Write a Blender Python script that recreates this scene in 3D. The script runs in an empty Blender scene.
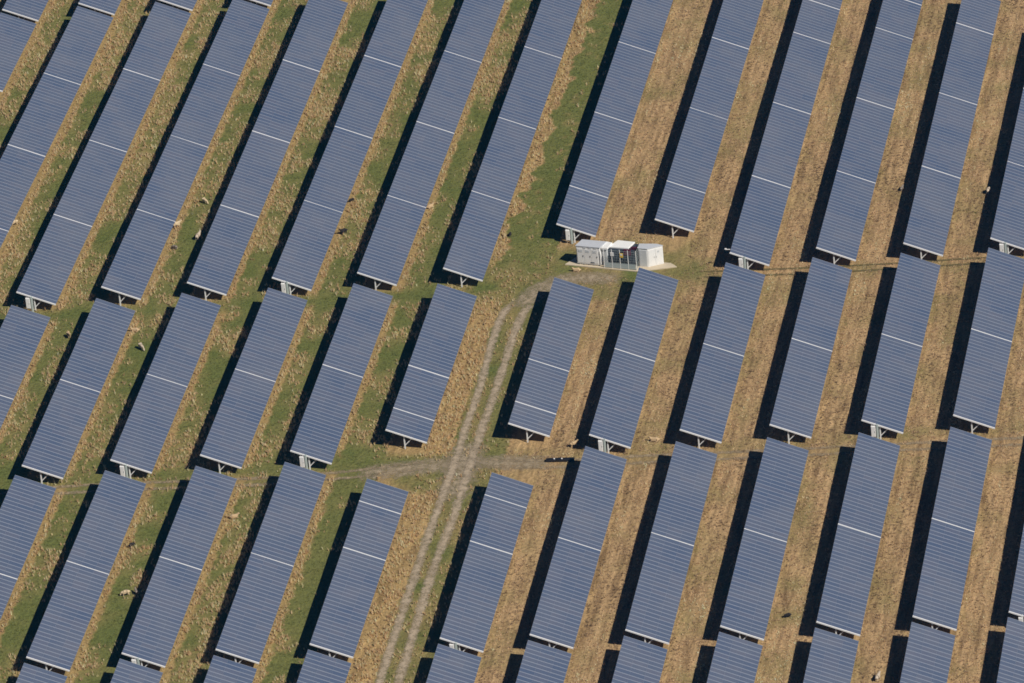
import bpy, bmesh, math, random
import numpy as np
from mathutils import Vector, Matrix

random.seed(7)
rng = np.random.default_rng(11)
S = bpy.context.scene
COL = S.collection
PHI = 0.21203214839             # rows run this far clockwise from +Y
CP, SP = math.cos(PHI), math.sin(PHI)
ROWLEN = 20.0                   # pitch of the tables along a row
SLOPE_W = 5.0317                # width of a table up its slope
TILT = math.radians(20.1)
WX = SLOPE_W * math.cos(TILT)   # its width on plan
HI = 2.75                       # height of its upper edge


# ------------------------------------------------------------------ helpers
def terr(X, Y):
    x = np.clip(X, -130, 130) / 100; y = np.clip(Y, -130, 130) / 100
    return -0.157 * x * x - 0.035 * x * y - 0.918 * y * y + 0.675 * y ** 3 - 0.521 * x * y * y


def row2world(u, v):
    return u * CP + v * SP, -u * SP + v * CP


def world2row(X, Y):
    return X * CP - Y * SP, X * SP + Y * CP


def _hash(ix, iy, seed):
    n = (ix.astype(np.int64) * 374761393 + iy.astype(np.int64) * 668265263 + seed * 974634777) & 0xffffffff
    n = ((n ^ (n >> 13)) * 1274126177) & 0xffffffff
    return ((n ^ (n >> 16)) & 0xffff) / 65535.0


def vnoise(x, y, seed=0):
    ix = np.floor(x); iy = np.floor(y)
    fx = x - ix; fy = y - iy
    fx = fx * fx * (3 - 2 * fx); fy = fy * fy * (3 - 2 * fy)
    a = _hash(ix, iy, seed); b = _hash(ix + 1, iy, seed)
    c = _hash(ix, iy + 1, seed); d = _hash(ix + 1, iy + 1, seed)
    return (a * (1 - fx) + b * fx) * (1 - fy) + (c * (1 - fx) + d * fx) * fy


def fbm(x, y, seed=0, oct=3):
    s = 0; amp = 0.5; tot = 0
    for o in range(oct):
        s = s + amp * vnoise(x * 2 ** o + 17.3 * o, y * 2 ** o - 9.1 * o, seed + o); tot += amp; amp *= .5
    return s / tot


def relief(X, Y):
    return 0.10 * (fbm(X / 4.0, Y / 4.0, 5, 2) - .5)


def ground_z(X, Y):
    X = np.asarray(X, float); Y = np.asarray(Y, float)
    return terr(X, Y) + relief(X, Y)


def gz(x, y):
    return float(ground_z(np.array([x]), np.array([y]))[0])


def link(o, parent=None):
    COL.objects.link(o)
    if parent is not None:
        o.parent = parent
    return o


class MB:
    """collects shapes into one mesh"""
    def __init__(s):
        s.v = []; s.f = []; s.m = []

    def poly(s, pts, faces, mat=0):
        n = len(s.v); s.v += [tuple(p) for p in pts]
        for f in faces:
            s.f.append(tuple(i + n for i in f)); s.m.append(mat)

    def box(s, c, size, mat=0, M=None):
        x, y, z = size[0] / 2, size[1] / 2, size[2] / 2
        pts = [Vector((sx * x, sy * y, sz * z)) for sz in (-1, 1) for sx, sy in ((-1, -1), (1, -1), (1, 1), (-1, 1))]
        if M is not None:
            pts = [M @ p for p in pts]
        c = Vector(c)
        s.poly([p + c for p in pts], [(3, 2, 1, 0), (4, 5, 6, 7), (0, 1, 5, 4), (1, 2, 6, 5), (2, 3, 7, 6), (3, 0, 4, 7)], mat)

    def bar(s, a, b, w, d, mat=0, side=(0, 1, 0)):
        """rectangular bar from a to b, w across, d along side"""
        a = Vector(a); b = Vector(b); t = (b - a).normalized()
        q = Vector(side); q = (q - t * q.dot(t)).normalized(); p = t.cross(q)
        pts = []
        for e in (a, b):
            for i, j in ((-1, -1), (1, -1), (1, 1), (-1, 1)):
                pts.append(e + p * (i * w / 2) + q * (j * d / 2))
        s.poly(pts, [(3, 2, 1, 0), (4, 5, 6, 7), (0, 1, 5, 4), (1, 2, 6, 5), (2, 3, 7, 6), (3, 0, 4, 7)], mat)

    def prism(s, foot, z0, z1, mat=0, top=None):
        n = len(foot); top = top or foot
        pts = [(x, y, z0) for x, y in foot] + [(x, y, z1) for x, y in top]
        fs = [tuple(range(n - 1, -1, -1)), tuple(range(n, 2 * n))]
        for i in range(n):
            j = (i + 1) % n
            fs.append((i, j, n + j, n + i))
        s.poly(pts, fs, mat)

    def cyl(s, a, b, r, n=10, mat=0, r2=None):
        a = Vector(a); b = Vector(b); t = (b - a).normalized()
        q = t.orthogonal().normalized(); p = t.cross(q); r2 = r if r2 is None else r2
        pts = []
        for e, rr in ((a, r), (b, r2)):
            for i in range(n):
                an = 2 * math.pi * i / n
                pts.append(e + (q * math.cos(an) + p * math.sin(an)) * rr)
        fs = [tuple(range(n - 1, -1, -1)), tuple(range(n, 2 * n))]
        for i in range(n):
            j = (i + 1) % n
            fs.append((i, j, n + j, n + i))
        s.poly(pts, fs, mat)

    def mesh(s, name, mats, bevel=0):
        me = bpy.data.meshes.new(name)
        me.from_pydata(s.v, [], s.f)
        for m in (mats if isinstance(mats, (list, tuple)) else [mats]):
            me.materials.append(m)
        me.polygons.foreach_set('material_index', s.m)
        bm = bmesh.new(); bm.from_mesh(me)
        bmesh.ops.recalc_face_normals(bm, faces=bm.faces)
        if bevel:
            bmesh.ops.bevel(bm, geom=bm.edges[:], offset=bevel, segments=1, affect='EDGES', clamp_overlap=True)
        bm.to_mesh(me); bm.free()
        return me

    def build(s, name, mats, parent=None, bevel=0):
        return link(bpy.data.objects.new(name, s.mesh(name, mats, bevel)), parent)


def tag(o, label=None, cat=None, group=None, kind=None):
    for k, val in (('label', label), ('category', cat), ('group', group), ('kind', kind)):
        if val:
            o[k] = val
    return o


def empty(name, loc, rot=(0, 0, 0), label=None, cat=None, group=None):
    o = bpy.data.objects.new(name, None); link(o)
    o.empty_display_size = .3
    o.location = loc; o.rotation_euler = rot
    return tag(o, label, cat, group)


# ---------------------------------------------------------------- materials
def new_mat(name):
    m = bpy.data.materials.new(name); m.use_nodes = True
    nt = m.node_tree; b = nt.nodes['Principled BSDF']
    return m, nt, b


def mixrgb(nt, fac, a, b, blend='MIX'):
    n = nt.nodes.new('ShaderNodeMix'); n.data_type = 'RGBA'; n.blend_type = blend
    for sock, val in ((n.inputs[0], fac), (n.inputs[6], a), (n.inputs[7], b)):
        if isinstance(val, bpy.types.NodeSocket):
            nt.links.new(val, sock)
        elif isinstance(val, (int, float)):
            sock.default_value = val
        else:
            sock.default_value = (*val, 1)
    return n.outputs[2]


def math_n(nt, op, a, b=None, c=None):
    n = nt.nodes.new('ShaderNodeMath'); n.operation = op
    for i, val in enumerate((a, b, c)):
        if val is None:
            continue
        if isinstance(val, bpy.types.NodeSocket):
            nt.links.new(val, n.inputs[i])
        else:
            n.inputs[i].default_value = val
    return n.outputs[0]


def noise_n(nt, vec, scale, detail=3, rough=.55, out=0):
    n = nt.nodes.new('ShaderNodeTexNoise'); n.inputs['Scale'].default_value = scale
    n.inputs['Detail'].default_value = detail; n.inputs['Roughness'].default_value = rough
    if vec is not None:
        nt.links.new(vec, n.inputs['Vector'])
    return n.outputs[out]


def ramp_n(nt, fac, stops):
    n = nt.nodes.new('ShaderNodeValToRGB')
    while len(n.color_ramp.elements) < len(stops):
        n.color_ramp.elements.new(.5)
    for e, (p, c) in zip(n.color_ramp.elements, stops):
        e.position = p; e.color = (*c, 1) if len(c) == 3 else c
    nt.links.new(fac, n.inputs[0])
    return n.outputs[0]


def simple(name, col, rough=.5, metal=0., vary=.08, scale=6.):
    m, nt, b = new_mat(name)
    tc = nt.nodes.new('ShaderNodeTexCoord')
    nz = noise_n(nt, tc.outputs['Object'], scale, 4)
    c0 = tuple(max(0, c * (1 - vary)) for c in col); c1 = tuple(min(1, c * (1 + vary)) for c in col)
    nt.links.new(mixrgb(nt, nz, c0, c1), b.inputs['Base Color'])
    b.inputs['Roughness'].default_value = rough; b.inputs['Metallic'].default_value = metal
    return m


def glass_cells():
    m, nt, b = new_mat('blue_cells')
    tc = nt.nodes.new('ShaderNodeTexCoord')
    sep = nt.nodes.new('ShaderNodeSeparateXYZ'); nt.links.new(tc.outputs['Object'], sep.inputs[0])
    # cell lattice: 10 cells up the module (x), 6 across (y), thin pale lines between
    lines = None
    for s_, pitch in ((sep.outputs[0], .1667), (sep.outputs[1], .1588)):
        f = math_n(nt, 'FRACT', math_n(nt, 'ADD', math_n(nt, 'DIVIDE', s_, pitch), 40.0))
        d = math_n(nt, 'LESS_THAN', math_n(nt, 'MINIMUM', f, math_n(nt, 'SUBTRACT', 1.0, f)), .022)
        lines = d if lines is None else math_n(nt, 'MAXIMUM', lines, d)
    info = nt.nodes.new('ShaderNodeObjectInfo')
    cells = ramp_n(nt, info.outputs['Random'], [(0, CELL_A), (.5, CELL_B), (1, CELL_C)])
    grain = noise_n(nt, tc.outputs['Object'], 3.0, 2)
    cells = mixrgb(nt, math_n(nt, 'MULTIPLY', grain, .25), cells, (.05, .08, .17))
    # broad dusting over the field
    geo = nt.nodes.new('ShaderNodeNewGeometry')
    dust = noise_n(nt, geo.outputs['Position'], .16, 5, .6)
    dustf = math_n(nt, 'MULTIPLY', math_n(nt, 'MAXIMUM', math_n(nt, 'SUBTRACT', dust, .36), 0.0), .85)
    cells = mixrgb(nt, dustf, cells, (.215, .212, .222))
    nt.links.new(mixrgb(nt, lines, cells, (.13, .16, .22)), b.inputs['Base Color'])
    b.inputs['Roughness'].default_value = .16
    b.inputs['IOR'].default_value = 1.45
    b.inputs['Specular IOR Level'].default_value = .5
    return m


CELL_A, CELL_B, CELL_C = (.070, .098, .166), (.080, .107, .171), (.099, .116, .174)
M_CELL = glass_cells()
M_FRAME = simple('anodised_frame', (.222, .248, .310), .4, .0, .05)
M_BACK = simple('white_backsheet', (.6, .6, .6), .6)
M_STEEL = simple('galvanised_steel', (.74, .75, .75), .45, .0, .12)
M_RAIL = simple('white_end_rail', (.82, .82, .82), .45, .0, .04)
M_WHITE = simple('white_paint', (.80, .80, .79), .45, .0, .04, 2.)
M_GREYROOF = simple('grey_roof_sheet', (.50, .52, .56), .5, .0, .1, 2.)
M_PALEGREY = simple('pale_grey_paint', (.55, .57, .58), .5, .0, .06)
M_DARK = simple('dark_grey_paint', (.035, .045, .06), .45, .0, .2)
M_BLACK = simple('black_plastic', (.012, .012, .014), .45, .0, .3)
M_MAROON = simple('maroon_resin', (.10, .013, .035), .4, .0, .2)
M_GREEN = simple('grey_green_paint', (.45, .52, .50), .5, .0, .06)
M_CONC = simple('concrete', (.52, .44, .32), .85, .0, .18, 1.5)
M_YELLOW = simple('yellow_sign', (.75, .50, .06), .5)
M_MESHSTEEL = simple('fence_steel', (.40, .46, .47), .5, .0, .1)


def vcol_mat(name, rough=.9, bump=.0, spec=.15):
    m, nt, b = new_mat(name)
    a = nt.nodes.new('ShaderNodeAttribute'); a.attribute_name = 'tint'
    nt.links.new(a.outputs['Color'], b.inputs['Base Color'])
    b.inputs['Roughness'].default_value = rough
    b.inputs['Specular IOR Level'].default_value = spec
    tr = nt.nodes.new('ShaderNodeBsdfTranslucent'); nt.links.new(a.outputs['Color'], tr.inputs['Color'])
    mx = nt.nodes.new('ShaderNodeMixShader'); mx.inputs[0].default_value = .42
    nt.links.new(b.outputs[0], mx.inputs[1]); nt.links.new(tr.outputs[0], mx.inputs[2])
    nt.links.new(mx.outputs[0], nt.nodes['Material Output'].inputs['Surface'])
    return m


def ground_mat():
    m, nt, b = new_mat('meadow')
    a = nt.nodes.new('ShaderNodeAttribute'); a.attribute_name = 'tint'
    d = nt.nodes.new('ShaderNodeAttribute'); d.attribute_name = 'dry'
    geo = nt.nodes.new('ShaderNodeNewGeometry')
    mp = nt.nodes.new('ShaderNodeMapping'); mp.vector_type = 'POINT'
    mp.inputs['Rotation'].default_value = (0, 0, PHI); mp.inputs['Scale'].default_value = (1, 1, 1)
    nt.links.new(geo.outputs['Position'], mp.inputs['Vector'])
    mp2 = nt.nodes.new('ShaderNodeMapping'); mp2.inputs['Scale'].default_value = (1.7, .15, 1)
    nt.links.new(mp.outputs[0], mp2.inputs['Vector'])
    streak = noise_n(nt, mp2.outputs[0], 1.0, 4, .6)
    fine = noise_n(nt, geo.outputs['Position'], 2.6, 4, .65)
    dry_c = ramp_n(nt, streak, [(.30, (.55, .52, .50)), (.5, (1, 1, 1)), (.70, (1.35, 1.35, 1.38))])
    c1 = mixrgb(nt, d.outputs['Fac'], a.outputs['Color'], mixrgb(nt, 1.0, a.outputs['Color'], dry_c, 'MULTIPLY'))
    fine_c = ramp_n(nt, fine, [(.28, (.68, .68, .66)), (.5, (1, 1, 1)), (.72, (1.3, 1.28, 1.25))])
    c2 = mixrgb(nt, 1.0, c1, fine_c, 'MULTIPLY')
    nt.links.new(c2, b.inputs['Base Color'])
    bp = nt.nodes.new('ShaderNodeBump'); bp.inputs['Strength'].default_value = .8; bp.inputs['Distance'].default_value = .25
    nt.links.new(fine, bp.inputs['Height']); nt.links.new(bp.outputs[0], b.inputs['Normal'])
    b.inputs['Roughness'].default_value = .95; b.inputs['Specular IOR Level'].default_value = .1
    return m


def track_mat(name, c0, c1, cut):
    m, nt, b = new_mat(name)
    geo = nt.nodes.new('ShaderNodeNewGeometry')
    at = nt.nodes.new('ShaderNodeAttribute'); at.attribute_name = 'edge'
    n1 = noise_n(nt, geo.outputs['Position'], 1.4, 5, .65); n2 = noise_n(nt, geo.outputs['Position'], 5.0, 3, .6)
    nt.links.new(mixrgb(nt, ramp_n(nt, n1, [(.3, (0, 0, 0)), (.7, (1, 1, 1))]), c0, c1), b.inputs['Base Color'])
    b.inputs['Roughness'].default_value = .95; b.inputs['Specular IOR Level'].default_value = .1
    al = math_n(nt, 'SUBTRACT', math_n(nt, 'ADD', at.outputs['Fac'], math_n(nt, 'MULTIPLY', math_n(nt, 'SUBTRACT', math_n(nt, 'ADD', n1, n2), 1.0), 1.5)), cut)
    al = math_n(nt, 'MULTIPLY', al, 1.15); al.node.use_clamp = True
    nt.links.new(al, b.inputs['Alpha'])
    bp = nt.nodes.new('ShaderNodeBump'); bp.inputs['Strength'].default_value = .5; bp.inputs['Distance'].default_value = .08
    nt.links.new(n2, bp.inputs['Height']); nt.links.new(bp.outputs[0], b.inputs['Normal'])
    return m


# ------------------------------------------------------------- the meadow
ROWS = np.array([-93.1, -82.7, -72.5, -62.25, -51.98, -41.63, -31.06, -20.73, -10.39, 1.82, 13.8, 24.2, 34.6, 45.06, 55.55, 66.0, 76.4])
NAMES = 'ZABCDEFGHIJKLMNOP'


def gap_v(u):
    """v of the middle of the two wide gaps between blocks, at u (they step with the rows)"""
    s = (u + 62) * .139
    return 4.3 + s * .95, -36.4 + s * .99


def zones(X, Y):
    """dryness 0..1, goldenness 0..1, tuft density 0..1, under-table mask"""
    u, v = world2row(X, Y)
    g1, g2 = gap_v(u)
    rows = np.broadcast_to(ROWS, (len(u), len(ROWS))).copy()
    rows[:, 9] = np.where(v < g1 + 3, 3.75, 1.82)
    r = (rows <= u[:, None]).sum(1) - 1
    r = np.clip(r, 0, len(ROWS) - 1)
    d = u - (rows[np.arange(len(u)), r] + WX)
    n1 = fbm(X / 2.6, Y / 3.4, 21, 3); n2 = fbm(X / 9, Y / 9, 31, 2); n3 = fbm(X / .9, Y / 1.1, 41, 2)
    left = np.clip((-6 - u) / 10, 0, 1)
    dry = .52 + 1.7 * (n1 - .5) + .8 * (n2 - .5) - .10
    dry = np.where(d < .25 + .5 * n3, .95, dry)                     # unmown fringe along the low edges
    gold = np.where(d < .7, 1., .75)
    brown = .92 + .8 * (n1 - .5) + .4 * (n2 - .5)
    isr = r >= 9
    dry = np.where(isr, brown, dry); gold = np.where(isr, np.where(d < .5, .55, .25), gold)
    # strip beside the first row left of the cabins: mown green with a gold border
    b0 = v > g1 + 1.5
    hs = (r == 8) & b0
    dry = np.where(hs, np.where(d < 1.2 + 2.2 * (n1 - .5) + 1.6 * (n3 - .5) + .012 * (v - 50), .9, .04 + .25 * (n3 > .68)), dry)
    rd = (r == 8) & ~b0
    dry = np.where(rd, np.where(d < 2.9 + 1.2 * (n3 - .5), .95, .30 + .9 * (n1 - .5)), dry)
    gold = np.where(rd & (d < 3.2), .9, gold)
    gs = (r == 7) & (v < g2)
    dry = np.where(gs, np.where(d < .8 + 1.2 * (n3 - .5), .95, .16 + 1.0 * np.clip(n1 - .58, 0, 1) * 3), dry)
    # gaps between blocks
    for g, w in ((g1, 2.0), (g2, 1.7)):
        k = np.clip(1 - np.abs(v - g) / w, 0, 1) ** .5
        tgt = np.where(isr, .72 + .8 * (n1 - .5), .14 + .7 * (n1 - .5))
        dry = dry * (1 - k) + tgt * k
    # green round the end of the shortened first row left of the track
    k = np.clip(1 - np.hypot((u + 14.) / 7.0, (v + 29.) / 3.0), 0, 1) ** .5
    dry = dry * (1 - k) + (.10 + .6 * (n3 - .5)) * k
    k = np.clip(1.3 - np.hypot((u + 3.) / 5.0, (v + 32.5) / 3.2), 0, 1)
    k = np.clip(k * 2, 0, 1)
    dry = dry * (1 - k) + (.22 + .9 * (n1 - .5)) * k
    # worn and green ground round the cabins
    k = np.clip(1.25 - np.hypot((X - 10) / 16, (Y - 14) / 8), 0, 1)
    k = np.clip(k * 2, 0, 1)
    dry = dry * (1 - k) + (.30 + 1.3 * (n1 - .5)) * k
    dry = np.clip(dry, 0, 1)
    under = (d < -.15) & (d > -WX + .3)
    # under only where a table stands
    under &= ~((np.abs(v - g1) < 1.6) | (np.abs(v - g2) < 1.1))
    return dry, gold, d, under, r, n3


GREEN = np.array((.150, .156, .048)); GREEN2 = np.array((.108, .132, .036))
GOLD = np.array((.46, .31, .140)); BROWN = np.array((.40, .262, .145)); SOIL = np.array((.15, .115, .06))


def build_ground():
    xs = np.concatenate([np.array([-2500, -900, -400, -200, -130]), np.arange(-100, 96, .4), np.array([130, 200, 400, 900, 2500])])
    ys = np.concatenate([np.array([-2500, -900, -400, -200, -140]), np.arange(-118, 136, .4), np.array([170, 250, 450, 900, 2500])])
    gx, gy = np.meshgrid(xs, ys)
    X = gx.ravel(); Y = gy.ravel(); Z = ground_z(X, Y)
    nx, ny = len(xs), len(ys)
    idx = np.arange(nx * ny).reshape(ny, nx)
    q = np.stack([idx[:-1, :-1], idx[:-1, 1:], idx[1:, 1:], idx[1:, :-1]], -1).reshape(-1, 4)
    me = bpy.data.meshes.new('ground')
    me.vertices.add(len(X)); me.vertices.foreach_set('co', np.stack([X, Y, Z], 1).astype(np.float32).ravel())
    me.loops.add(q.size); me.loops.foreach_set('vertex_index', q.astype(np.int32).ravel())
    me.polygons.add(len(q))
    me.polygons.foreach_set('loop_start', np.arange(0, q.size, 4, dtype=np.int32))
    me.polygons.foreach_set('use_smooth', np.ones(len(q), bool))
    me.update(calc_edges=True)
    dry, gold, d, under, r, n3 = zones(X, Y)
    n = fbm(X / 1.7, Y / 1.7, 77, 2)[:, None]
    g = GREEN * (1 - n) + GREEN2 * n
    t = (BROWN * (1 - gold[:, None]) + GOLD * .8 * gold[:, None])
    dd = dry[:, None]
    mx = dd * np.where(r >= 8, .92, np.where(d < .5, .85, .42))[:, None]
    col = g * (1 - mx) + t * mx
    col = np.clip(col, 0, 1)
    a = me.attributes.new('tint', 'FLOAT_COLOR', 'POINT')
    a.data.foreach_set('color', np.concatenate([col, np.ones((len(col), 1))], 1).astype(np.float32).ravel())
    a = me.attributes.new('dry', 'FLOAT', 'POINT')
    a.data.foreach_set('value', np.where(r >= 8, dry, dry * .3).astype(np.float32))
    me.materials.append(ground_mat())
    o = link(bpy.data.objects.new('ground', me)); o['kind'] = 'structure'
    return o


def tufts(name, X, Y, H, R, C, blades, width, lean):
    """short bent blades: each a narrow triangle"""
    n = len(X); N = n * blades
    Z = ground_z(X, Y) - .03
    an = rng.uniform(0, 2 * math.pi, (n, blades)); h = H[:, None] * rng.uniform(.55, 1.1, (n, blades))
    ro = R[:, None] * rng.uniform(.1, 1., (n, blades)); ln = lean * h * rng.uniform(.3, 1.2, (n, blades))
    bx = X[:, None] + np.cos(an) * ro; by = Y[:, None] + np.sin(an) * ro
    ta = an + rng.uniform(-1.0, 1.0, (n, blades))
    tx = bx + np.cos(ta) * ln; ty = by + np.sin(ta) * ln
    wa = rng.uniform(0, 2 * math.pi, (n, blades)); w = width * rng.uniform(.6, 1.4, (n, blades))
    z0 = np.repeat(Z[:, None], blades, 1)
    v = np.empty((n, blades, 3, 3), np.float32)
    v[..., 0, 0] = bx - np.cos(wa) * w; v[..., 0, 1] = by - np.sin(wa) * w; v[..., 0, 2] = z0
    v[..., 1, 0] = bx + np.cos(wa) * w; v[..., 1, 1] = by + np.sin(wa) * w; v[..., 1, 2] = z0
    v[..., 2, 0] = tx; v[..., 2, 1] = ty; v[..., 2, 2] = z0 + h
    me = bpy.data.meshes.new(name)
    me.vertices.add(N * 3); me.vertices.foreach_set('co', v.ravel())
    me.loops.add(N * 3); me.loops.foreach_set('vertex_index', np.arange(N * 3, dtype=np.int32))
    me.polygons.add(N); me.polygons.foreach_set('loop_start', np.arange(0, N * 3, 3, dtype=np.int32))
    me.update(calc_edges=True)
    c = C[:, None, :] * rng.uniform(.75, 1.25, (n, blades, 1))
    c = np.concatenate([np.clip(c, 0, .8), np.ones((n, blades, 1))], 2).astype(np.float32)
    a = me.attributes.new('tint', 'FLOAT_COLOR', 'FACE'); a.data.foreach_set('color', c.ravel())
    return me


ROAD = []   # (polyline, half width) kept clear of grass


def scatter(n):
    u = rng.uniform(-92, 78, n); v = rng.uniform(-100, 122, n)
    X, Y = row2world(u, v)
    k = (Y > -96 + .0 * X) & (Y < 118) & (X > -74) & (X < 80)
    return X[k], Y[k]


def road_clear(X, Y):
    ok = np.ones(len(X), bool)
    for pl, w in ROAD:
        p = np.array(pl)
        for a, b in zip(p[:-1], p[1:]):
            t = b - a; L2 = t @ t
            s = np.clip(((X - a[0]) * t[0] + (Y - a[1]) * t[1]) / L2, 0, 1)
            dd = np.hypot(X - a[0] - s * t[0], Y - a[1] - s * t[1])
            ok &= dd > w * (.75 + .5 * rng.uniform(size=len(X)))
    return ok


def build_grass():
    mat = vcol_mat('grass_blades')
    X, Y = scatter(480000)
    dry, gold, d, under, r, n3 = zones(X, Y)
    vis = ~under & (d > -2.9 - WX)
    keep = vis & road_clear(X, Y)
    slab = (np.abs((X - 12) * .93 - (Y - 16.4) * .37) < 5.4) & (np.abs((X - 12) * .37 + (Y - 16.4) * .93) < 2.2)
    keep &= ~slab
    p = rng.uniform(size=len(X))
    leftk = r <= 8
    clump = fbm(X / .8, Y / .8, 91, 2)
    # gold tussocks on the left half, in clumps; brown hay on the right
    sel = keep & leftk & (p < np.clip(dry - .15, 0, 1) * np.clip((clump - .32) * 5, .12, 1) * 1.5)
    n = sel.sum()
    tone = rng.uniform(0, 1, (n, 1))
    C = np.array((.88, .68, .44)) * (1 - tone) + np.array((.78, .54, .29)) * tone
    C = C * rng.uniform(.75, 1.2, (n, 1))
    m1 = tufts('dry_tussocks', X[sel], Y[sel], rng.uniform(.26, .60, n), rng.uniform(.03, .09, n), C, 6, .05, .28)
    m1.materials.append(mat)
    o = link(bpy.data.objects.new('dry_tussocks', m1))
    tag(o, 'pale straw coloured dry tussocks in the strips left of the track', 'dry grass', kind='stuff')
    u_, v_ = world2row(X, Y)
    thin = np.where((r == 9) & (v_ > 22), .35 + 1.3 * (.5 + .5 * np.sin(2 * np.pi * (d + .12 * np.sin(v_ / 6.)) / .95 + 1.0)), 1.)
    sel = keep & ~leftk & (p < dry * .55 * thin)
    n = sel.sum()
    us, vs = world2row(X[sel], Y[sel])
    st = np.clip((fbm(us / .62, vs / 7., 55, 2)[:, None] - .5) * 1.6 + .5, 0, 1); pt = fbm(us / 5, vs / 6, 57, 2)[:, None]
    hay = (r[sel] == 9) & (vs > 22)
    swath = .5 + .5 * np.sin(2 * np.pi * (d[sel] + .12 * np.sin(vs / 6.)) / .95 + 1.0)
    st = np.where(hay, .25 * st[:, 0] + .75 * swath * (.7 + .3 * st[:, 0]) + .08, st[:, 0])[:, None]
    C = np.array((.32, .225, .138)) * (1 - st) + np.array((.86, .635, .40)) * st
    C = C * (.62 + .76 * pt) * rng.uniform(.75, 1.25, (n, 1))
    m2 = tufts('brown_hay', X[sel], Y[sel], rng.uniform(.10, .32, n), rng.uniform(.04, .16, n), C, 6, .05, .65)
    m2.materials.append(mat)
    o = link(bpy.data.objects.new('brown_hay', m2))
    tag(o, 'brown dried hay covering the strips right of the track', 'dry grass', kind='stuff')
    sel = keep & (p > .55) & (rng.uniform(size=len(X)) < (1 - dry) * .8)
    n = sel.sum()
    tone = rng.uniform(0, 1, (n, 1))
    C = GREEN * 1.15 * (1 - tone) + GREEN2 * 1.1 * tone
    m3 = tufts('green_grass', X[sel], Y[sel], rng.uniform(.06, .2, n), rng.uniform(.1, .25, n), C, 6, .04, .8)
    m3.materials.append(mat)
    o = link(bpy.data.objects.new('green_grass', m3))
    tag(o, 'short green grass between the rows and in the gaps', 'grass', kind='stuff')


def smooth_line(pl, step=.3):
    p = np.array(pl, float)
    for _ in range(2):
        q = [p[0]]
        for a, b in zip(p[:-1], p[1:]):
            q += [a * .75 + b * .25, a * .25 + b * .75]
        q.append(p[-1]); p = np.array(q)
    seg = np.hypot(*(np.diff(p, axis=0).T)); s = np.concatenate([[0], np.cumsum(seg)])
    t = np.arange(0, s[-1], step)
    return np.stack([np.interp(t, s, p[:, 0]), np.interp(t, s, p[:, 1])], 1)


def ribbon(mb_list, pl, w, lift):
    p = smooth_line(pl)
    t = np.gradient(p, axis=0); t /= np.hypot(t[:, 0], t[:, 1])[:, None]
    nrm = np.stack([-t[:, 1], t[:, 0]], 1)
    cols = 15
    ww = (w if np.ndim(w) else np.full(len(p), w))
    ww = ww * (.85 + .3 * vnoise(np.arange(len(p)) / 9., np.zeros(len(p)), 3))
    off = np.linspace(-1, 1, cols)
    P = p[:, None, :] + nrm[:, None, :] * (off[None, :, None] * ww[:, None, None])
    Z = ground_z(P[..., 0].ravel(), P[..., 1].ravel()).reshape(P.shape[:2]) + lift
    e = np.repeat((1 - off ** 2)[None], len(p), 0)
    fade = np.clip(np.minimum(np.arange(len(p)), np.arange(len(p))[::-1]) / 10., 0, 1)[:, None]
    mb_list.append((P, Z, e * fade))


def ribbons_obj(name, rl, mat):
    V = []; E = []; F = []; n0 = 0
    for P, Z, e in rl:
        a, b = Z.shape
        V.append(np.concatenate([P.reshape(-1, 2), Z.reshape(-1, 1)], 1)); E.append(e.ravel())
        idx = n0 + np.arange(a * b).reshape(a, b)
        F.append(np.stack([idx[:-1, :-1], idx[1:, :-1], idx[1:, 1:], idx[:-1, 1:]], -1).reshape(-1, 4)); n0 += a * b
    V = np.concatenate(V); E = np.concatenate(E); F = np.concatenate(F)
    me = bpy.data.meshes.new(name); me.from_pydata(V.tolist(), [], F.tolist()); me.update()
    at = me.attributes.new('edge', 'FLOAT', 'POINT'); at.data.foreach_set('value', E.astype(np.float32))
    me.polygons.foreach_set('use_smooth', np.ones(len(F), bool))
    bm = bmesh.new(); bm.from_mesh(me)
    for f in bm.faces:
        if f.normal.z < 0:
            f.normal_flip()
    bm.to_mesh(me); bm.free()
    me.materials.append(mat)
    o = link(bpy.data.objects.new(name, me)); o['kind'] = 'structure'
    return o


TL = [(1.8, 9.63), (-0.08, 8.48), (-1.34, 4.68), (-2.39, -0.11), (-4.89, -14.25), (-5.94, -18.21), (-7.76, -27.2), (-9.5, -34.86), (-10.66, -39.68), (-13.23, -51.24), (-15.88, -63.42), (-17.69, -71.68), (-18.72, -76.71), (-21, -88), (-24, -102)]
TR = [(3.85, 9.23), (2.2, 7.78), (0.78, 3.51), (-0.3, -1.76), (-2.79, -13.45), (-4.35, -20.24), (-5.69, -26.43), (-7.6, -35.73), (-8.89, -41.67), (-11.56, -52.07), (-14.08, -64.75), (-15.6, -72.14), (-16.65, -77.45), (-19, -88.5), (-22, -102.5)]
CR_L = [(-63.34, -26.15), (-58.67, -25.65), (-50.84, -25.74), (-43.82, -26.59), (-31.11, -28.04), (-22.84, -28.45), (-16.66, -28.23), (-9.5, -27.9)]
CR_R = [(-6.17, -28.3), (-1.33, -29.43), (4.77, -30.6), (12.31, -31.0), (22.63, -32.0), (32.93, -32.97), (43.4, -33.74), (54.05, -34.76), (62, -35.3)]
UP_R = [(22.29, 12.01), (31.71, 10.8), (41.94, 9.7), (54.91, 8.95), (65.79, 8.37)]


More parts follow.
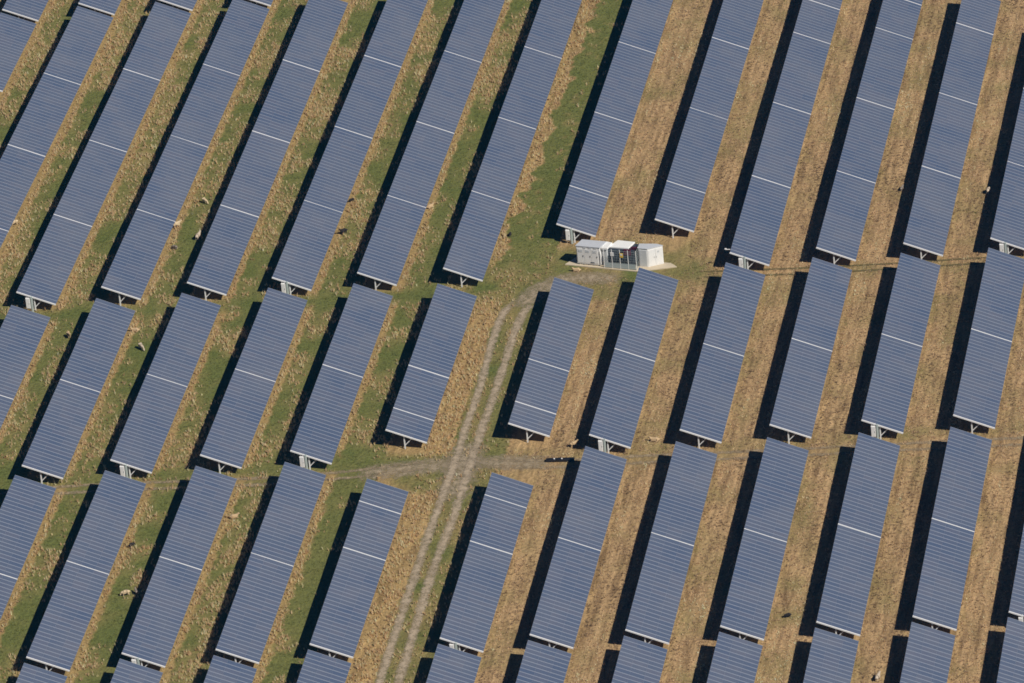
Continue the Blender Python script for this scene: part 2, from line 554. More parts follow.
def build_tracks():
    rl = []
    ribbon(rl, TL, .70, .035); ribbon(rl, TR, .74, .035)
    ribbons_obj('dirt_track', rl, track_mat('track_dust', (.32, .255, .18), (.45, .365, .265), .22))
    rl = []
    for pl in (CR_L, CR_R):
        p = np.array(pl); nn = np.gradient(p, axis=0); nn /= np.hypot(nn[:, 0], nn[:, 1])[:, None]
        nn = np.stack([-nn[:, 1], nn[:, 0]], 1)
        for s in (-.75, .75):
            ribbon(rl, p + nn * s, .50, .040)
    ribbons_obj('cross_path', rl, track_mat('path_dust', (.24, .19, .125), (.37, .29, .19), .42))
    rl = []
    p = np.array(UP_R)
    for s in (-.7, .7):
        ribbon(rl, p + np.array([0, s]), .34, .040)
    ribbons_obj('wheel_marks_path', rl, track_mat('worn_grass', (.10, .09, .035), (.16, .13, .06), .34))
    # worn gravel where the track ends by the cabins, and at the crossing
    rl = []
    ribbon(rl, [(1.0, 6.2), (2.5, 10.0), (5.0, 12.9), (8.0, 14.0), (12, 13.2), (15.5, 12.4)], 2.3, .024)
    ribbon(rl, [(-20.5, -28.6), (-14.5, -28.4), (-9, -28.0), (-5, -28.4), (0.5, -29.4), (4.5, -30.4)], 2.4, .024)
    ribbon(rl, [(-5.6, -22.0), (-6.6, -27.0), (-8.0, -33.0), (-9.2, -38)], 2.9, .028)
    ribbons_obj('gravel_path', rl, track_mat('gravel_dust', (.26, .21, .14), (.39, .315, .22), .34))
    ROAD.extend([(TL, .5), (TR, .5), (CR_L, .6), (CR_R, .55), ([(1.0, 6.2), (2.5, 10.0), (5.0, 12.9), (9.0, 13.8)], 1.2), ([(-14, -28.2), (-5, -28.4), (0, -29.2)], 1.4)])


# ------------------------------------------------------------- solar tables
def panel_mesh():
    mb = MB(); lx, ly, t, fw, fx = 1.675, .760, .04, .058, .004
    x, y = lx / 2, ly / 2
    out = [(-x, -y), (x, -y), (x, y), (-x, y)]; inn = [(-x + fx, -y + fw), (x - fx, -y + fw), (x - fx, y - fw), (-x + fx, y - fw)]
    pts = [(*p, -t) for p in out] + [(*p, 0) for p in out] + [(*p, 0) for p in inn] + [(*p, -.006) for p in inn]
    mb.poly(pts, [(3, 2, 1, 0)], 2)
    fs = []
    for i in range(4):
        j = (i + 1) % 4
        fs += [(i, j, 4 + j, 4 + i), (4 + i, 4 + j, 8 + j, 8 + i), (8 + i, 8 + j, 12 + j, 12 + i)]
    n0 = len(mb.v) - 16
    for f in fs:
        mb.f.append(tuple(k + n0 for k in f)); mb.m.append(1)
    mb.f.append((n0 + 12, n0 + 13, n0 + 14, n0 + 15)); mb.m.append(0)
    me = bpy.data.meshes.new('solar_module'); me.from_pydata(mb.v, [], mb.f)
    for m in (M_CELL, M_FRAME, M_BACK):
        me.materials.append(m)
    me.polygons.foreach_set('material_index', mb.m); me.update()
    return me


CT, ST = math.cos(TILT), math.sin(TILT)


def on_slope(s, drop=0.):
    """point s metres down the slope from the upper edge (drop below the glass), x and z in the table's frame"""
    return -WX / 2 + s * CT - drop * ST, HI - s * ST - drop * CT


PANEL = panel_mesh()
F_POST = .45 * SLOPE_W


def frame_meshes():
    px, pz = on_slope(F_POST, .26)
    a = MB(); a.box((px, 0, (pz - .35) / 2), (.15, .10, pz + .35)); post = a.mesh('support_post', M_STEEL)
    qx, qz = on_slope(.635 * SLOPE_W, .25)
    b = MB(); b.bar((px + .05, 0, .55), (qx, 0, qz), .10, .08); brace = b.mesh('brace', M_STEEL)
    c = MB(); p0 = on_slope(.35, .20); p1 = on_slope(SLOPE_W - .35, .20)
    c.bar((p0[0], 0, p0[1]), (p1[0], 0, p1[1]), .12, .09); raft = c.mesh('rafter', M_STEEL)
    d = MB(); p0 = on_slope(-.01, .066); p1 = on_slope(SLOPE_W + .01, .066)
    d.bar((p0[0], 0, p0[1]), (p1[0], 0, p1[1]), .17, .085); rail = d.mesh('end_rail', M_RAIL)
    return post, brace, raft, rail


POST, BRACE, RAFT, RAIL = frame_meshes()
PURLIN = {}


def purlin_mesh(L):
    k = round(L, 2)
    if k not in PURLIN:
        m = MB(); m.box((0, 0, 0), (.06, k, .09)); PURLIN[k] = m.mesh('purlin', M_STEEL)
    return PURLIN[k]


def put(name, me, parent, loc, rot=(0, 0, 0)):
    o = bpy.data.objects.new(name, me); COL.objects.link(o); o.parent = parent
    o.location = loc; o.rotation_euler = rot
    return o


TABLES = {}


def make_table(run, k0, k1, label, y_trim0=0., y_trim1=0.):
    x0, y0, yaw = run
    ya = y0 - k0 * ROWLEN - .06 - y_trim0; yb = y0 - k1 * ROWLEN - .055 + y_trim1
    n = max(1, round((k1 - k0) * 26)); L = ya - yb; ym = (ya + yb) / 2
    xm = x0 + yaw * (y0 - ym) + WX / 2
    def base(y):
        X, Y = row2world(xm, y); return float(terr(np.array([X]), np.array([Y]))[0])
    za, zb = base(ya), base(yb)
    X, Y = row2world(xm, ym)
    root = empty('solar_table', (X, Y, (za + zb) / 2 + random.gauss(0, .012)), (math.atan2(za - zb, L) + random.gauss(0, .0006), random.gauss(0, .003), -PHI + yaw + random.gauss(0, .0008)), label, 'solar panels', 'blue solar tables standing in rows')
    pitch = (L - .09) / n
    for i in range(n):
        y = L / 2 - (i + .5) * pitch
        for j in range(3):
            x, z = on_slope((j + .5) * SLOPE_W / 3)
            m = put('solar_module', PANEL, root, (x, y, z), (random.gauss(0, .004), TILT + random.gauss(0, .003), 0))
            m.scale = (1, pitch / .7660, 1)
    put('end_rail', RAIL, root, (0, -L / 2 + .043, 0))
    nf = 4 if n > 12 else 3 if n > 7 else 2
    for i in range(nf):
        y = -L / 2 + .24 + (L - .8) * i / (nf - 1)
        put('support_post', POST, root, (0, y, 0)); put('brace', BRACE, root, (0, y, 0)); put('rafter', RAFT, root, (0, y, 0))
    for s in (.45, 1.85, 3.2, 4.6):
        x, z = on_slope(s, .091)
        put('purlin', purlin_mesh(L - .11), root, (x, .05, z), (0, TILT, 0))
    return root, (xm, ya, yb, L, yaw)


RUNS = {'A0': (-82.6783, 82.6055, 0.0), 'B0': (-72.6131, 84.5928, -0.0032), 'C0': (-62.2878, 85.9079, -0.0009), 'D0': (-51.9377, 87.3692, -0.0008),
        'E0': (-41.6257, 88.6491, 0.0012), 'F0': (-30.9989, 90.025, -0.0024), 'G0': (-20.6483, 91.4506, -0.0023), 'H0': (-10.3408, 92.7255, -0.0004),
        'I0': (1.8167, 94.2664, -0.0009), 'J0': (13.8396, 95.6709, -0.0008), 'K0': (24.2578, 97.2266, -0.0004), 'L0': (34.8557, 98.6579, -0.003),
        'M0': (45.0756, 100.0697, 0.0001), 'N0': (55.7031, 101.4504, -0.0023),
        'C1': (-62.2313, 2.6508, 0.005), 'D1': (-52.0176, 4.5761, 0.0043), 'E1': (-41.6332, 6.0695, 0.0018), 'F1': (-31.1355, 7.4876, 0.0),
        'G1': (-20.7866, 8.7515, 0.0027), 'H1': (-10.3831, 8.83, 0.002), 'I1': (3.7057, 10.6881, 0.006), 'J1': (13.6543, 13.3325, 0.0043),
        'K1': (24.0915, 14.808, 0.0038), 'L1': (34.4767, 16.2728, 0.0017), 'M1': (45.0606, 17.6055, 0.0003), 'N1': (55.5229, 19.0224, 0.0007),
        'D2': (-52.143, -37.6602, 0.0039), 'E2': (-41.7117, -36.2316, 0.0007), 'F2': (-31.159, -34.9672, 0.0015), 'G2': (-20.8249, -33.7859, 0.0035),
        'H2': (-10.4729, -32.2195, 0.0031), 'I2': (3.8243, -30.404, 0.0031), 'J2': (13.7836, -29.2415, 0.0014), 'K2': (24.1721, -27.8428, 0.0033),
        'L2': (34.6121, -26.6011, 0.0018), 'M2': (45.0557, -25.2354, 0.0028), 'N2': (55.4746, -23.6186, 0.0031), 'O2': (65.95, -22.2, 0.002)}
ORD = ['first', 'second', 'third', 'fourth', 'fifth', 'sixth', 'seventh', 'eighth']


def rowname(r, block):
    k = 'ABCDEFGHIJKLMNO'.index(r)
    mark = 'the white cabins' if block <= 0 else 'the dirt track'
    if block <= 0 and r == 'I':
        return 'row ending right behind the white cabins'
    if k <= 7:
        return ORD[7 - k] + ' row left of ' + mark
    j = k - 8 if block > 0 else k - 9
    return ORD[j] + ' row right of ' + mark


SPLITS = {}
for r in 'BCDEFGH': SPLITS[r + '0'] = [0, 1, 2, 3, 4]
SPLITS['A0'] = [0, 1]
for r in 'IJ': SPLITS[r + '0'] = [0, 1, 2, 3, 3.5]
for r in 'KL': SPLITS[r + '0'] = [-.5, .5, 1, 2, 3, 4]
SPLITS['M0'] = [.5, 1, 2, 3, 4]; SPLITS['N0'] = [1, 2, 3, 4]
for r in 'CDEFGJKLMN': SPLITS[r + '1'] = [0, 1, 2]
for r in 'HI': SPLITS[r + '1'] = [0, 1, 1.5, 1.75]
for r in 'DEFGJKLMNO': SPLITS[r + '2'] = [0, 1, 2]
for r in 'HI': SPLITS[r + '2'] = [.25, .5, 1, 2]


def build_tables():
    for key, sp in SPLITS.items():
        r, blk = key[0], int(key[1]); rn = rowname(r, blk); segs = list(zip(sp[:-1], sp[1:]))
        for i, (a, b) in enumerate(segs):
            back = len(segs) - 1 - i
            size = {20: '', 10: 'half-length ', 5: 'very short '}[round((b - a) * 20)]
            if blk == 0:
                if back == 0:
                    lab = '%ssolar table with legs showing, %s' % (size or 'end ', 'upper ' + rn)
                else:
                    lab = '%ssolar table %s above the end one, upper %s' % ('half ' if size else '', ORD[back - 1], rn)
                if key == 'A0':
                    lab = 'blue solar table cut by left picture edge, eighth row left of the white cabins'
            else:
                band = 'middle' if blk == 1 else 'lower'
                if len(segs) == 2:
                    pos = 'upper' if i == 0 else 'lower'
                    lab = '%s blue solar table of the %s-block pair, %s' % (pos, band, rn)
                else:
                    pos = ('topmost ', 'middle ', 'lowest ')[i]
                    lab = '%s%ssolar table of the %s block, %s' % (pos, size, band, rn)
            t0 = .55 if (blk == 0 and i == 0 and r in 'ABCD') else 0.
            TABLES[key, i] = make_table(RUNS[key], a, b, lab, t0)
    # the tables beyond, whose lower ends peek in at the top of the picture
    for r in 'ABCD':
        x0, y0, yaw = RUNS[r + '0']
        TABLES[r + 'T', 0] = make_table((x0, y0 + 20.35, yaw), 0, 1, 'solar table cut by the top picture edge, ' + rowname(r, 0))
    # the tables that begin at the bottom of the picture
    for r in 'EFGHIJKLMNO':
        x0, y0, yaw = RUNS[r + '2']
        TABLES[r + 'B', 0] = make_table((x0 + yaw * 40, y0 - 41.1, yaw), 0, 1, 'solar table cut by the bottom picture edge, ' + rowname(r, 1))


def build_combiner_boxes():
    body = MB(); body.box((0, 0, 1.22), (.52, .28, 1.40)); body = body.mesh('cabinet', M_WHITE, .012)
    door = MB(); door.box((0, -.152, 1.22), (.46, .02, 1.30)); door = door.mesh('door', M_WHITE, .006)
    hand = MB(); hand.box((.17, -.175, 1.2), (.03, .025, .16)); hand = hand.mesh('handle', M_DARK)
    post = MB(); post.box((0, .05, 1.05), (.07, .07, 2.3)); post = post.mesh('post', M_STEEL)
    duct = MB(); duct.box((.47, .0, 1.0), (.24, .16, 2.3)); duct = duct.mesh('cable_duct', M_GREEN, .01)
    for key, i in (('C0', 3), ('F0', 3), ('I0', 3), ('K0', 4), ('N0', 2), ('E1', 1), ('G1', 1), ('J1', 1), ('M1', 1), ('F2', 1), ('I2', 2), ('O2', 1)):
        root, (xm, ya, yb, L, yaw) = TABLES[key, i]
        X, Y = row2world(xm - WX / 2 + .27 * WX, yb - .0)
        band = ('upper', 'middle', 'lower')[int(key[1])]
        o = empty('electrical_cabinet', (X, Y, gz(X, Y)), (0, 0, -PHI + yaw), 'white electrical cabinet under the table end, %s-block %s' % (band, rowname(key[0], int(key[1]))),
                  'electrical cabinet', 'white cabinets under the table ends')
        put('cabinet', body, o, (0, 0, 0)); dr = put('door', door, o, (0, 0, 0)); put('handle', hand, dr, (0, 0, 0))
        for s in (-.2, .2):
            put('post', post, o, (s, .12, 0))
        put('cable_duct', duct, o, (0, 0, 0))
    root, (xm, ya, yb, L, yaw) = TABLES['K0', 4]
    b = MB(); b.box((-WX / 2 - .38, -L / 2 + 1.0, HI - .12), (.75, .09, .07)); b.box((-WX / 2 - .66, -L / 2 + 1.0, HI - .05), (.2, .22, .1))
    b.build('sensor_arm', M_WHITE, root)


# -------------------------------------------------------------- the cabins
def face_box(mb, a, b, s0, s1, z0, z1, t, mat=0):
    """plate on the vertical face from a to b (seen from its right-hand side), between s0..s1 (metres along) and z0..z1"""
    a = Vector((*a, 0)); b = Vector((*b, 0)); d = (b - a).normalized(); n = Vector((d.y, -d.x, 0))
    p0 = a + d * s0 + n * .002; p1 = a + d * s1 + n * .002
    q0 = p0 + n * t; q1 = p1 + n * t
    pts = [(p.x, p.y, z) for z in (z0, z1) for p in (p0, q0, q1, p1)]
    mb.poly(pts, [(3, 2, 1, 0), (4, 5, 6, 7), (0, 1, 5, 4), (1, 2, 6, 5), (2, 3, 7, 6), (3, 0, 4, 7)], mat)


def inset(foot, d):
    c = np.mean(np.array(foot), 0)
    return [tuple(np.array(p) + (c - np.array(p)) / np.hypot(*(c - np.array(p))) * d) for p in foot]


def build_station():
    z = gz(12, 16) + .0
    T = .16                                     # top of the slab
    slab = [(7.3, 17.5), (16.1, 13.95), (20.85, 14.25), (20.2, 15.3), (9.2, 19.6)]
    b = MB(); b.prism(slab, -.4, T)
    o = b.build('concrete_slab', M_CONC, None, .02); o.location.z = z
    tag(o, 'cream concrete slab under the white transformer cabins', 'concrete slab')
    # left cabin
    A, B, C, D = (8.85, 17.25), (11.65, 16.15), (12.55, 17.5), (9.75, 18.6)
    r = empty('inverter_cabin', (0, 0, z), label='wide white metal cabin with grey roof at the left end of the slab', cat='equipment cabin', group='white equipment cabins on the slab')
    b = MB(); b.prism([A, B, C, D], T + .12, T + 2.5); b.build('wall', M_WHITE, r, .02)
    b = MB()
    for s in (.12, .75, 1.4, 2.05, 2.75):
        face_box(b, A, B, s, s + .14, T, T + .118, .0 - .15)
    b.build('skid_foot', M_DARK, r)
    e = inset([A, B, C, D], -.10)
    b = MB(); b.prism(e, T + 2.503, T + 2.60); b.build('roof', M_GREYROOF, r, .01)
    for s in (.25, 1.15, 2.05):
        d = MB(); face_box(d, A, B, s - .15, s + .70, T + .3, T + 2.2, .03); d = d.build('door', M_WHITE, r, .008)
        h = MB(); face_box(h, A, B, s + .58, s + .63, T + 1.1, T + 1.35, .07); h.build('handle', M_DARK, d)
        v = MB()
        for k in range(5):
            face_box(v, A, B, s + .02, s + .5, T + 1.72 + k * .07, T + 1.755 + k * .07, .045)
        v.build('vent', M_PALEGREY, d)
    v = MB(); face_box(v, A, B, 1.75, 2.25, T + .34, T + .46, .05); v.build('sill_vent', M_DARK, r)
    v = MB()
    for s in (.9, 1.6, 2.3):
        face_box(v, A, B, s, s + .35, T + 2.30, T + 2.42, .04)
    v.build('lifting_lug', M_PALEGREY, r)
    # white raised cover beside it
    b = MB(); b.prism([(11.95, 16.35), (12.5, 16.13), (13.1, 17.4), (12.6, 17.7)], T, T + 2.25, 0); w = b.build('side_cubicle', M_PALEGREY, r, .015)
    b = MB(); b.prism([(11.85, 16.22), (12.6, 15.95), (13.3, 17.3), (12.6, 17.75)], T + 2.253, T + 2.5, 0); b.build('hood', M_WHITE, r, .02)
    # transformer
    r = empty('transformer', (0, 0, z), label='dark transformer with white cover standing behind the mesh fence', cat='transformer')
    P, Q = (12.62, 16.50), (15.75, 15.30)
    P2, Q2 = (13.9, 18.0), (16.5, 17.0)
    b = MB(); b.prism([P, Q, Q2, P2], T + .1, T + 2.1); b.build('tank', M_DARK, r, .02)
    b = MB()
    for k in range(13):
        s = .1 + k * .205
        face_box(b, P, Q, s, s + .06, T + .35, T + 1.3, .28)
    b.build('radiator', M_DARK, r)
    ex = [(12.75, 16.75), (15.2, 15.85), (16.1, 17.3), (14.0, 18.2)]
    b = MB(); b.prism(ex, T + 2.103, T + 2.30, 0, inset(ex, .03)); b.build('cover', M_WHITE, r, .03)
    for k in range(3):
        x = 15.55 + .25 * k; y = 15.75 - .09 * k
        b = MB(); b.cyl((x, y, T + 2.1), (x, y, T + 2.2), .10, 12)
        for i in range(4):
            b.cyl((x, y, T + 2.2 + i * .07), (x, y, T + 2.24 + i * .07), .12, 12); b.cyl((x, y, T + 2.24 + i * .07), (x, y, T + 2.28 + i * .07), .07, 12)
        b.build('bushing', M_MAROON, r)
    b = MB(); face_box(b, P, Q, 2.1, 3.0, T + 1.5, T + 2.3, .16); b.build('terminal_box', M_MAROON, r, .02)
    # fence
    r = empty('mesh_fence', (0, 0, z), label='grey steel fence with two signs in front of the dark transformer', cat='fence')
    F0, F1 = (12.1, 15.72), (15.95, 14.25)
    f0 = Vector((*F0, 0)); f1 = Vector((*F1, 0)); L = (f1 - f0).length; dv = (f1 - f0) / L
    G1 = (16.3, 15.3); g1 = Vector((*G1, 0))
    for a in [f0 + dv * L * i / 4 for i in range(5)] + [g1]:
        b = MB(); b.cyl((a.x, a.y, T - .05), (a.x, a.y, T + 2.62), .038, 8); b.build('fence_post', M_WHITE, r)
    for (a, c) in ((f0, f1), (f1, g1)):
        b = MB(); ln = (c - a).length; d = (c - a) / ln
        for k in range(int(ln / .2) + 1):
            p = a + d * k * .2
            b.bar((p.x, p.y, T + .08), (p.x, p.y, T + 2.5), .012, .012)
        for k in range(8):
            zz = T + .12 + k * .335
            b.bar((a.x, a.y, zz), (c.x, c.y, zz), .03 if k in (0, 7) else .012, .012)
        b.build('mesh_panel', M_MESHSTEEL, r)
    b = MB(); face_box(b, F0, F1, .1, L - .1, T + .08, T + .72, .02); b.build('kick_panel', M_MESHSTEEL, r)
    s = MB(); face_box(s, F0, F1, .88, 1.30, T + 1.70, T + 2.22, .06); s.build('sign', M_WHITE, r)
    s = MB(); face_box(s, F0, F1, 2.08, 2.50, T + 1.60, T + 2.18, .06); sy = s.build('sign', M_YELLOW, r); sy['label'] = 'yellow and white sign'
    s = MB(); face_box(s, F0, F1, 2.15, 2.43, T + 1.88, T + 2.12, .066); s.build('notice', M_WHITE, sy)
    # right cabin
    r = empty('switchgear_cabin', (0, 0, z), label='narrow bright white cabin at the right end of the slab', cat='equipment cabin', group='white equipment cabins on the slab')
    A, B, C, D, E_ = (16.35, 15.10), (17.42, 14.75), (19.35, 15.25), (18.6, 15.75), (16.6, 16.2)
    b = MB(); b.prism([A, B, C, D, E_], T, T + 2.5); b.build('wall', M_WHITE, r, .02)
    b = MB(); b.prism(inset([A, B, C, D, E_], -.07), T + 2.503, T + 2.57); b.build('roof', M_GREYROOF, r, .01)
    for s in (.08, 1.0):
        d = MB(); face_box(d, B, C, s, s + .86, T + .15, T + 2.3, .03); d = d.build('door', M_WHITE, r, .008)
        h = MB(); face_box(h, B, C, s + (.72 if s < .5 else .08), s + (.78 if s < .5 else .14), T + 1.1, T + 1.35, .07); h.build('handle', M_PALEGREY, d)
    g = MB(); face_box(g, B, C, 1.25, 1.5, T + 1.75, T + 2.0, .045); g.build('vent', M_PALEGREY, r)
    d = MB(); face_box(d, A, B, .1, 1.0, T + .15, T + 2.3, .03); d.build('door', M_PALEGREY, r, .008)


# ---------------------------------------------------------------- livestock
def skin_mesh(name, verts, edges, radii, root=0):
    me = bpy.data.meshes.new(name + '_skeleton'); me.from_pydata(verts, edges, []); me.update()
    o = bpy.data.objects.new(name + '_skeleton', me); COL.objects.link(o)
    md = o.modifiers.new('skin', 'SKIN'); md.use_smooth_shade = True
    sv = me.skin_vertices[0].data
    for i, rr in enumerate(radii):
        sv[i].radius = rr if isinstance(rr, tuple) else (rr, rr); sv[i].use_root = (i == root)
    sd = o.modifiers.new('sub', 'SUBSURF'); sd.levels = 2
    dg = bpy.context.evaluated_depsgraph_get(); dg.update()
    out = bpy.data.meshes.new_from_object(o.evaluated_get(dg)); out.name = name
    bpy.data.objects.remove(o); bpy.data.meshes.remove(me)
    return out


def sheep_mesh(pose):
    up = .62 if pose != 'lying' else .30
    V = [(-.02, 0, up)]; E = []; R = [.25]
    def add(p, r, par):
        V.append(p); R.append(r); E.append((par, len(V) - 1)); return len(V) - 1
    rump = add((-.36, 0, up + .01), .235, 0); tail = add((-.57, 0, up + .02), .10, rump); add((-.63, 0, up - .14), .045, tail)
    chest = add((.33, 0, up), .225, 0)
    if pose == 'grazing':
        n1 = add((.56, 0, up - .04), .13, chest); hd = add((.74, 0, .27), .085, n1); mz = add((.82, 0, .10), .05, hd)
    else:
        n1 = add((.52, 0, up + .17), .13, chest); hd = add((.66, 0, up + .32), .09, n1); mz = add((.84, 0, up + .24), .055, hd)
    for s in (-1, 1):
        add((V[hd][0] - .05, s * .15, V[hd][2] + .04), .028, hd)
    for s in (-1, 1):
        if pose == 'lying':
            k = add((.36, s * .20, .16), .075, chest); add((.62, s * .20, .06), .04, k)
            k = add((-.34, s * .25, .17), .095, rump); k2 = add((-.12, s * .30, .07), .05, k)
        else:
            k = add((.33, s * .13, .38), .085, chest); k2 = add((.36, s * .13, .20), .042, k); add((.34, s * .13, .02), .036, k2)
            k = add((-.37, s * .14, .42), .11, rump); k1 = add((-.31, s * .14, .34), .07, k); k2 = add((-.45, s * .14, .22), .042, k1); add((-.41, s * .14, .02), .036, k2)
    me = skin_mesh('sheep_' + pose, V, E, R)
    co = np.empty(len(me.vertices) * 3, np.float32); me.vertices.foreach_get('co', co); co = co.reshape(-1, 3)
    nz = fbm(co[:, 0] * 14, co[:, 1] * 14 + co[:, 2] * 9, 8, 2)[:, None] - .5
    nrm = np.empty(len(me.vertices) * 3, np.float32); me.vertices.foreach_get('normal', nrm)
    body = (np.abs(co[:, 0]) < .6) & (co[:, 2] > up - .25)
    co += nrm.reshape(-1, 3) * nz * .05 * body[:, None]
    me.vertices.foreach_set('co', co.ravel().astype(np.float32)); me.update()
    head = V[hd]
    mi = []
    for p in me.polygons:
        c = p.center
        face = (c - Vector(head)).dot(Vector(V[mz]) - Vector(head)) > -.004 and (c - Vector(head)).length < .3
        leg = c.z < (.34 if pose != 'lying' else .0)
        mi.append(1 if (face or leg) else 0)
    me.polygons.foreach_set('material_index', mi)
    return me


def build_sheep():
    wool = {k: simple('wool_' + k, c, .95, 0, .22, 9.) for k, c in (('cream', (.56, .44, .28)), ('tan', (.46, .33, .19)), ('white', (.47, .39, .30)), ('dark', (.018, .014, .012)), ('grey', (.22, .18, .15)))}
    skin = {k: simple('face_' + k, c, .8, 0, .15) for k, c in (('cream', (.62, .48, .34)), ('tan', (.30, .2, .12)), ('white', (.45, .38, .32)), ('dark', (.012, .01, .01)), ('grey', (.03, .025, .022)))}
    base = {p: sheep_mesh(p) for p in ('grazing', 'standing', 'lying')}
    cache = {}
    L = 'the white cabins'
    herd = [
        (-36.8, 42.93, 'grazing', 'cream', -50, 'cream sheep grazing in the strip beside the fifth row left of the white cabins'),
        (-40.33, 37.02, 'standing', 'cream', 20, 'cream sheep against the low edge of a table, above two others in the same strip'),
        (-37.64, 33.4, 'standing', 'white', 60, 'white sheep half in the shadow of the fourth row left of the white cabins'),
        (-40.58, 31.2, 'grazing', 'grey', 150, 'grey dark-faced sheep, lowest of four in a strip left of the white cabins'),
        (-18.32, 39.46, 'grazing', 'dark', 190, 'small dark sheep by a table edge, upper of two dark ones'),
        (-19.51, 31.08, 'standing', 'dark', 200, 'large black sheep on green grass, lower of two dark ones'),
        (-8.63, 35.87, 'lying', 'tan', 30, 'tan sheep at a white table joint, third strip left of the white cabins'),
        (1.03, 26.43, 'grazing', 'dark', 80, 'dark sheep alone on the green grass left of the white cabins'),
        (-60.83, 41.84, 'grazing', 'cream', 200, 'cream sheep beside a table near the left picture edge, upper block'),
        (-53.49, 11.01, 'standing', 'tan', -70, 'tan sheep at the shadow edge just below the upper block, far left'),
        (-45.38, 10.93, 'lying', 'tan', 170, 'tan sheep lying near the low edge of a table, above a pink-white one'),
        (-44.62, 6.26, 'grazing', 'white', -60, 'pale sheep with lowered head below a lying tan one, middle block'),
        (-46.13, -50.45, 'grazing', 'cream', 185, 'cream sheep in the lower left strip with a grey one behind it'),
        (-44.95, -50.3, 'standing', 'grey', 100, 'grey sheep at the shadow edge beside a cream one, lower left'),
        (-45.5, -40.01, 'grazing', 'dark', 45, 'dark sheep in the lower left strip, above a cream one'),
        (-33.74, -35.71, 'lying', 'tan', 10, 'tan sheep among straw tussocks near the top of the lower block'),
        (27.56, -67.82, 'grazing', 'dark', 180, 'dark sheep on brown hay near the bottom, third strip right of the track'),
        (36.21, -81.78, 'standing', 'white', 60, 'white sheep at a shadow edge by the bottom picture edge'),
        (49.82, 28.85, 'standing', 'grey', 60, 'grey sheep at the shadow edge of the fourth row right of the white cabins'),
        (60.27, 26.08, 'grazing', 'white', 70, 'pale sheep at the shadow edge of the fifth row right of the white cabins'),
        (6.03, -26.76, 'standing', 'tan', 20, 'tan sheep at the shadow edge just above the black trough'),
        (15.45, -27.35, 'lying', 'tan', 170, 'tan sheep lying on hay below the first table end right of the trough'),
        (8.69, 15.6, 'lying', 'tan', 170, 'tan sheep lying on the grass in front of the concrete slab'),
    ]
    for x, y, pose, colr, ang, lab in herd:
        if (pose, colr) not in cache:
            m = base[pose].copy(); m.materials.clear(); m.materials.append(wool[colr]); m.materials.append(skin[colr]); cache[pose, colr] = m
        o = bpy.data.objects.new('sheep', cache[pose, colr]); link(o)
        o.location = (x, y, gz(x, y)); o.rotation_euler = (0, 0, math.radians(ang)); s = random.uniform(.80, .92) * (.72 if colr in ('dark', 'grey') and 'large' not in lab else 1); o.scale = (s, s, s)
        tag(o, lab, 'sheep', 'sheep grazing between the rows')


def build_trough():
    a = Vector((2.65, -29.6, 0)); b = Vector((5.9, -30.0, 0)); m = (a + b) / 2; L = (b - a).length
    r = empty('feed_trough', (m.x, m.y, gz(m.x, m.y)), (0, 0, math.atan2(b.y - a.y, b.x - a.x)), 'long low black trough with two white spots beside the track crossing', 'trough')
    o = MB(); x, y, h = L / 2, .22, .34
    outb = [(-x, -y + .04), (-x + .15, -y), (x - .15, -y), (x, -y + .04), (x, y - .04), (x - .15, y), (-x + .15, y), (-x, y - .04)]
    o.prism(outb, .06, h, 0, [(p[0] * 1.02, p[1] * 1.25) for p in outb]); o.build('tub', M_BLACK, r, .02)
    for s in (-.7, .7):
        f = MB(); f.box((s * x, 0, .03), (.16, .4, .10)); f.build('foot', M_BLACK, r)
    for s in (-.42, .12):
        f = MB(); f.cyl((s * x, 0, h + .002), (s * x, 0, h + .07), .09, 12); f.build('float_cap', M_WHITE, r)


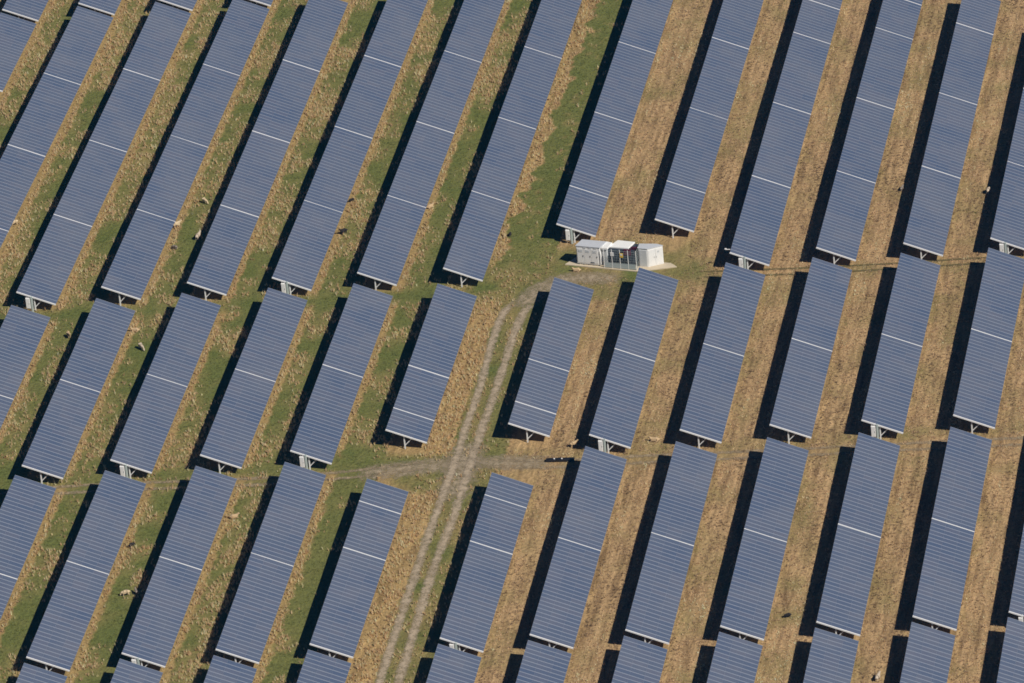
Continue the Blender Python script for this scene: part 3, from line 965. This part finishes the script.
# ------------------------------------------------------ camera, sun and sky
def camera():
    f, th, roll, D = 6432.233, 0.50614548, -0.09371879, 771.1499
    fwd = Vector((0, math.cos(th), -math.sin(th))); r = Vector((1, 0, 0)); u = r.cross(fwd)
    r2 = r * math.cos(roll) + u * math.sin(roll); u2 = -r * math.sin(roll) + u * math.cos(roll)
    cam = bpy.data.cameras.new('camera'); o = link(bpy.data.objects.new('camera', cam))
    M = Matrix((r2, u2, -fwd)).transposed().to_4x4()
    M.translation = Vector((0, -D * math.cos(th), D * math.sin(th) - .25))
    o.matrix_world = M
    cam.sensor_width = 36; cam.lens = f / 1024 * 36; cam.clip_start = 1; cam.clip_end = 8000
    S.camera = o


def lights():
    sd = Vector((.77, -.70, 1.0)).normalized()
    li = bpy.data.lights.new('sun', 'SUN'); li.energy = 5.0; li.angle = math.radians(.5); li.color = (1.0, .94, .85)
    o = link(bpy.data.objects.new('sun', li)); o.rotation_euler = (-sd).to_track_quat('-Z', 'Y').to_euler(); o.location = (60, -60, 80)
    w = bpy.data.worlds.new('World'); S.world = w; w.use_nodes = True
    nt = w.node_tree; bg = nt.nodes['Background']
    sky = nt.nodes.new('ShaderNodeTexSky'); sky.sky_type = 'NISHITA'; sky.sun_disc = False
    sky.sun_elevation = math.asin(sd.z); sky.sun_rotation = math.atan2(sd.x, sd.y)
    sky.altitude = 4000; sky.air_density = .55; sky.dust_density = .2; sky.ozone_density = 5.0
    nt.links.new(sky.outputs[0], bg.inputs['Color']); bg.inputs['Strength'].default_value = .05


def build_haze():
    b = MB(); b.box((0, 0, 185), (5600, 5600, 400))
    m = bpy.data.materials.new('thin_air'); m.use_nodes = True; nt = m.node_tree; nt.nodes.clear()
    out = nt.nodes.new('ShaderNodeOutputMaterial'); v = nt.nodes.new('ShaderNodeVolumePrincipled')
    v.inputs['Color'].default_value = (.0, .37, .95, 1); v.inputs['Density'].default_value = HAZE; v.inputs['Anisotropy'].default_value = 0
    nt.links.new(v.outputs[0], out.inputs['Volume'])
    o = b.build('haze', m); o['kind'] = 'stuff'


HAZE = .000042
build_haze()
build_tracks()
build_ground()
build_grass()
build_tables()
build_combiner_boxes()
build_station()
build_sheep()
build_trough()
camera()
lights()
S.view_settings.view_transform = 'Standard'; S.view_settings.look = 'None'
S.cycles.filter_width = 1.65
S.view_settings.exposure = 0; S.view_settings.gamma = 1; S.view_settings.use_curve_mapping = False
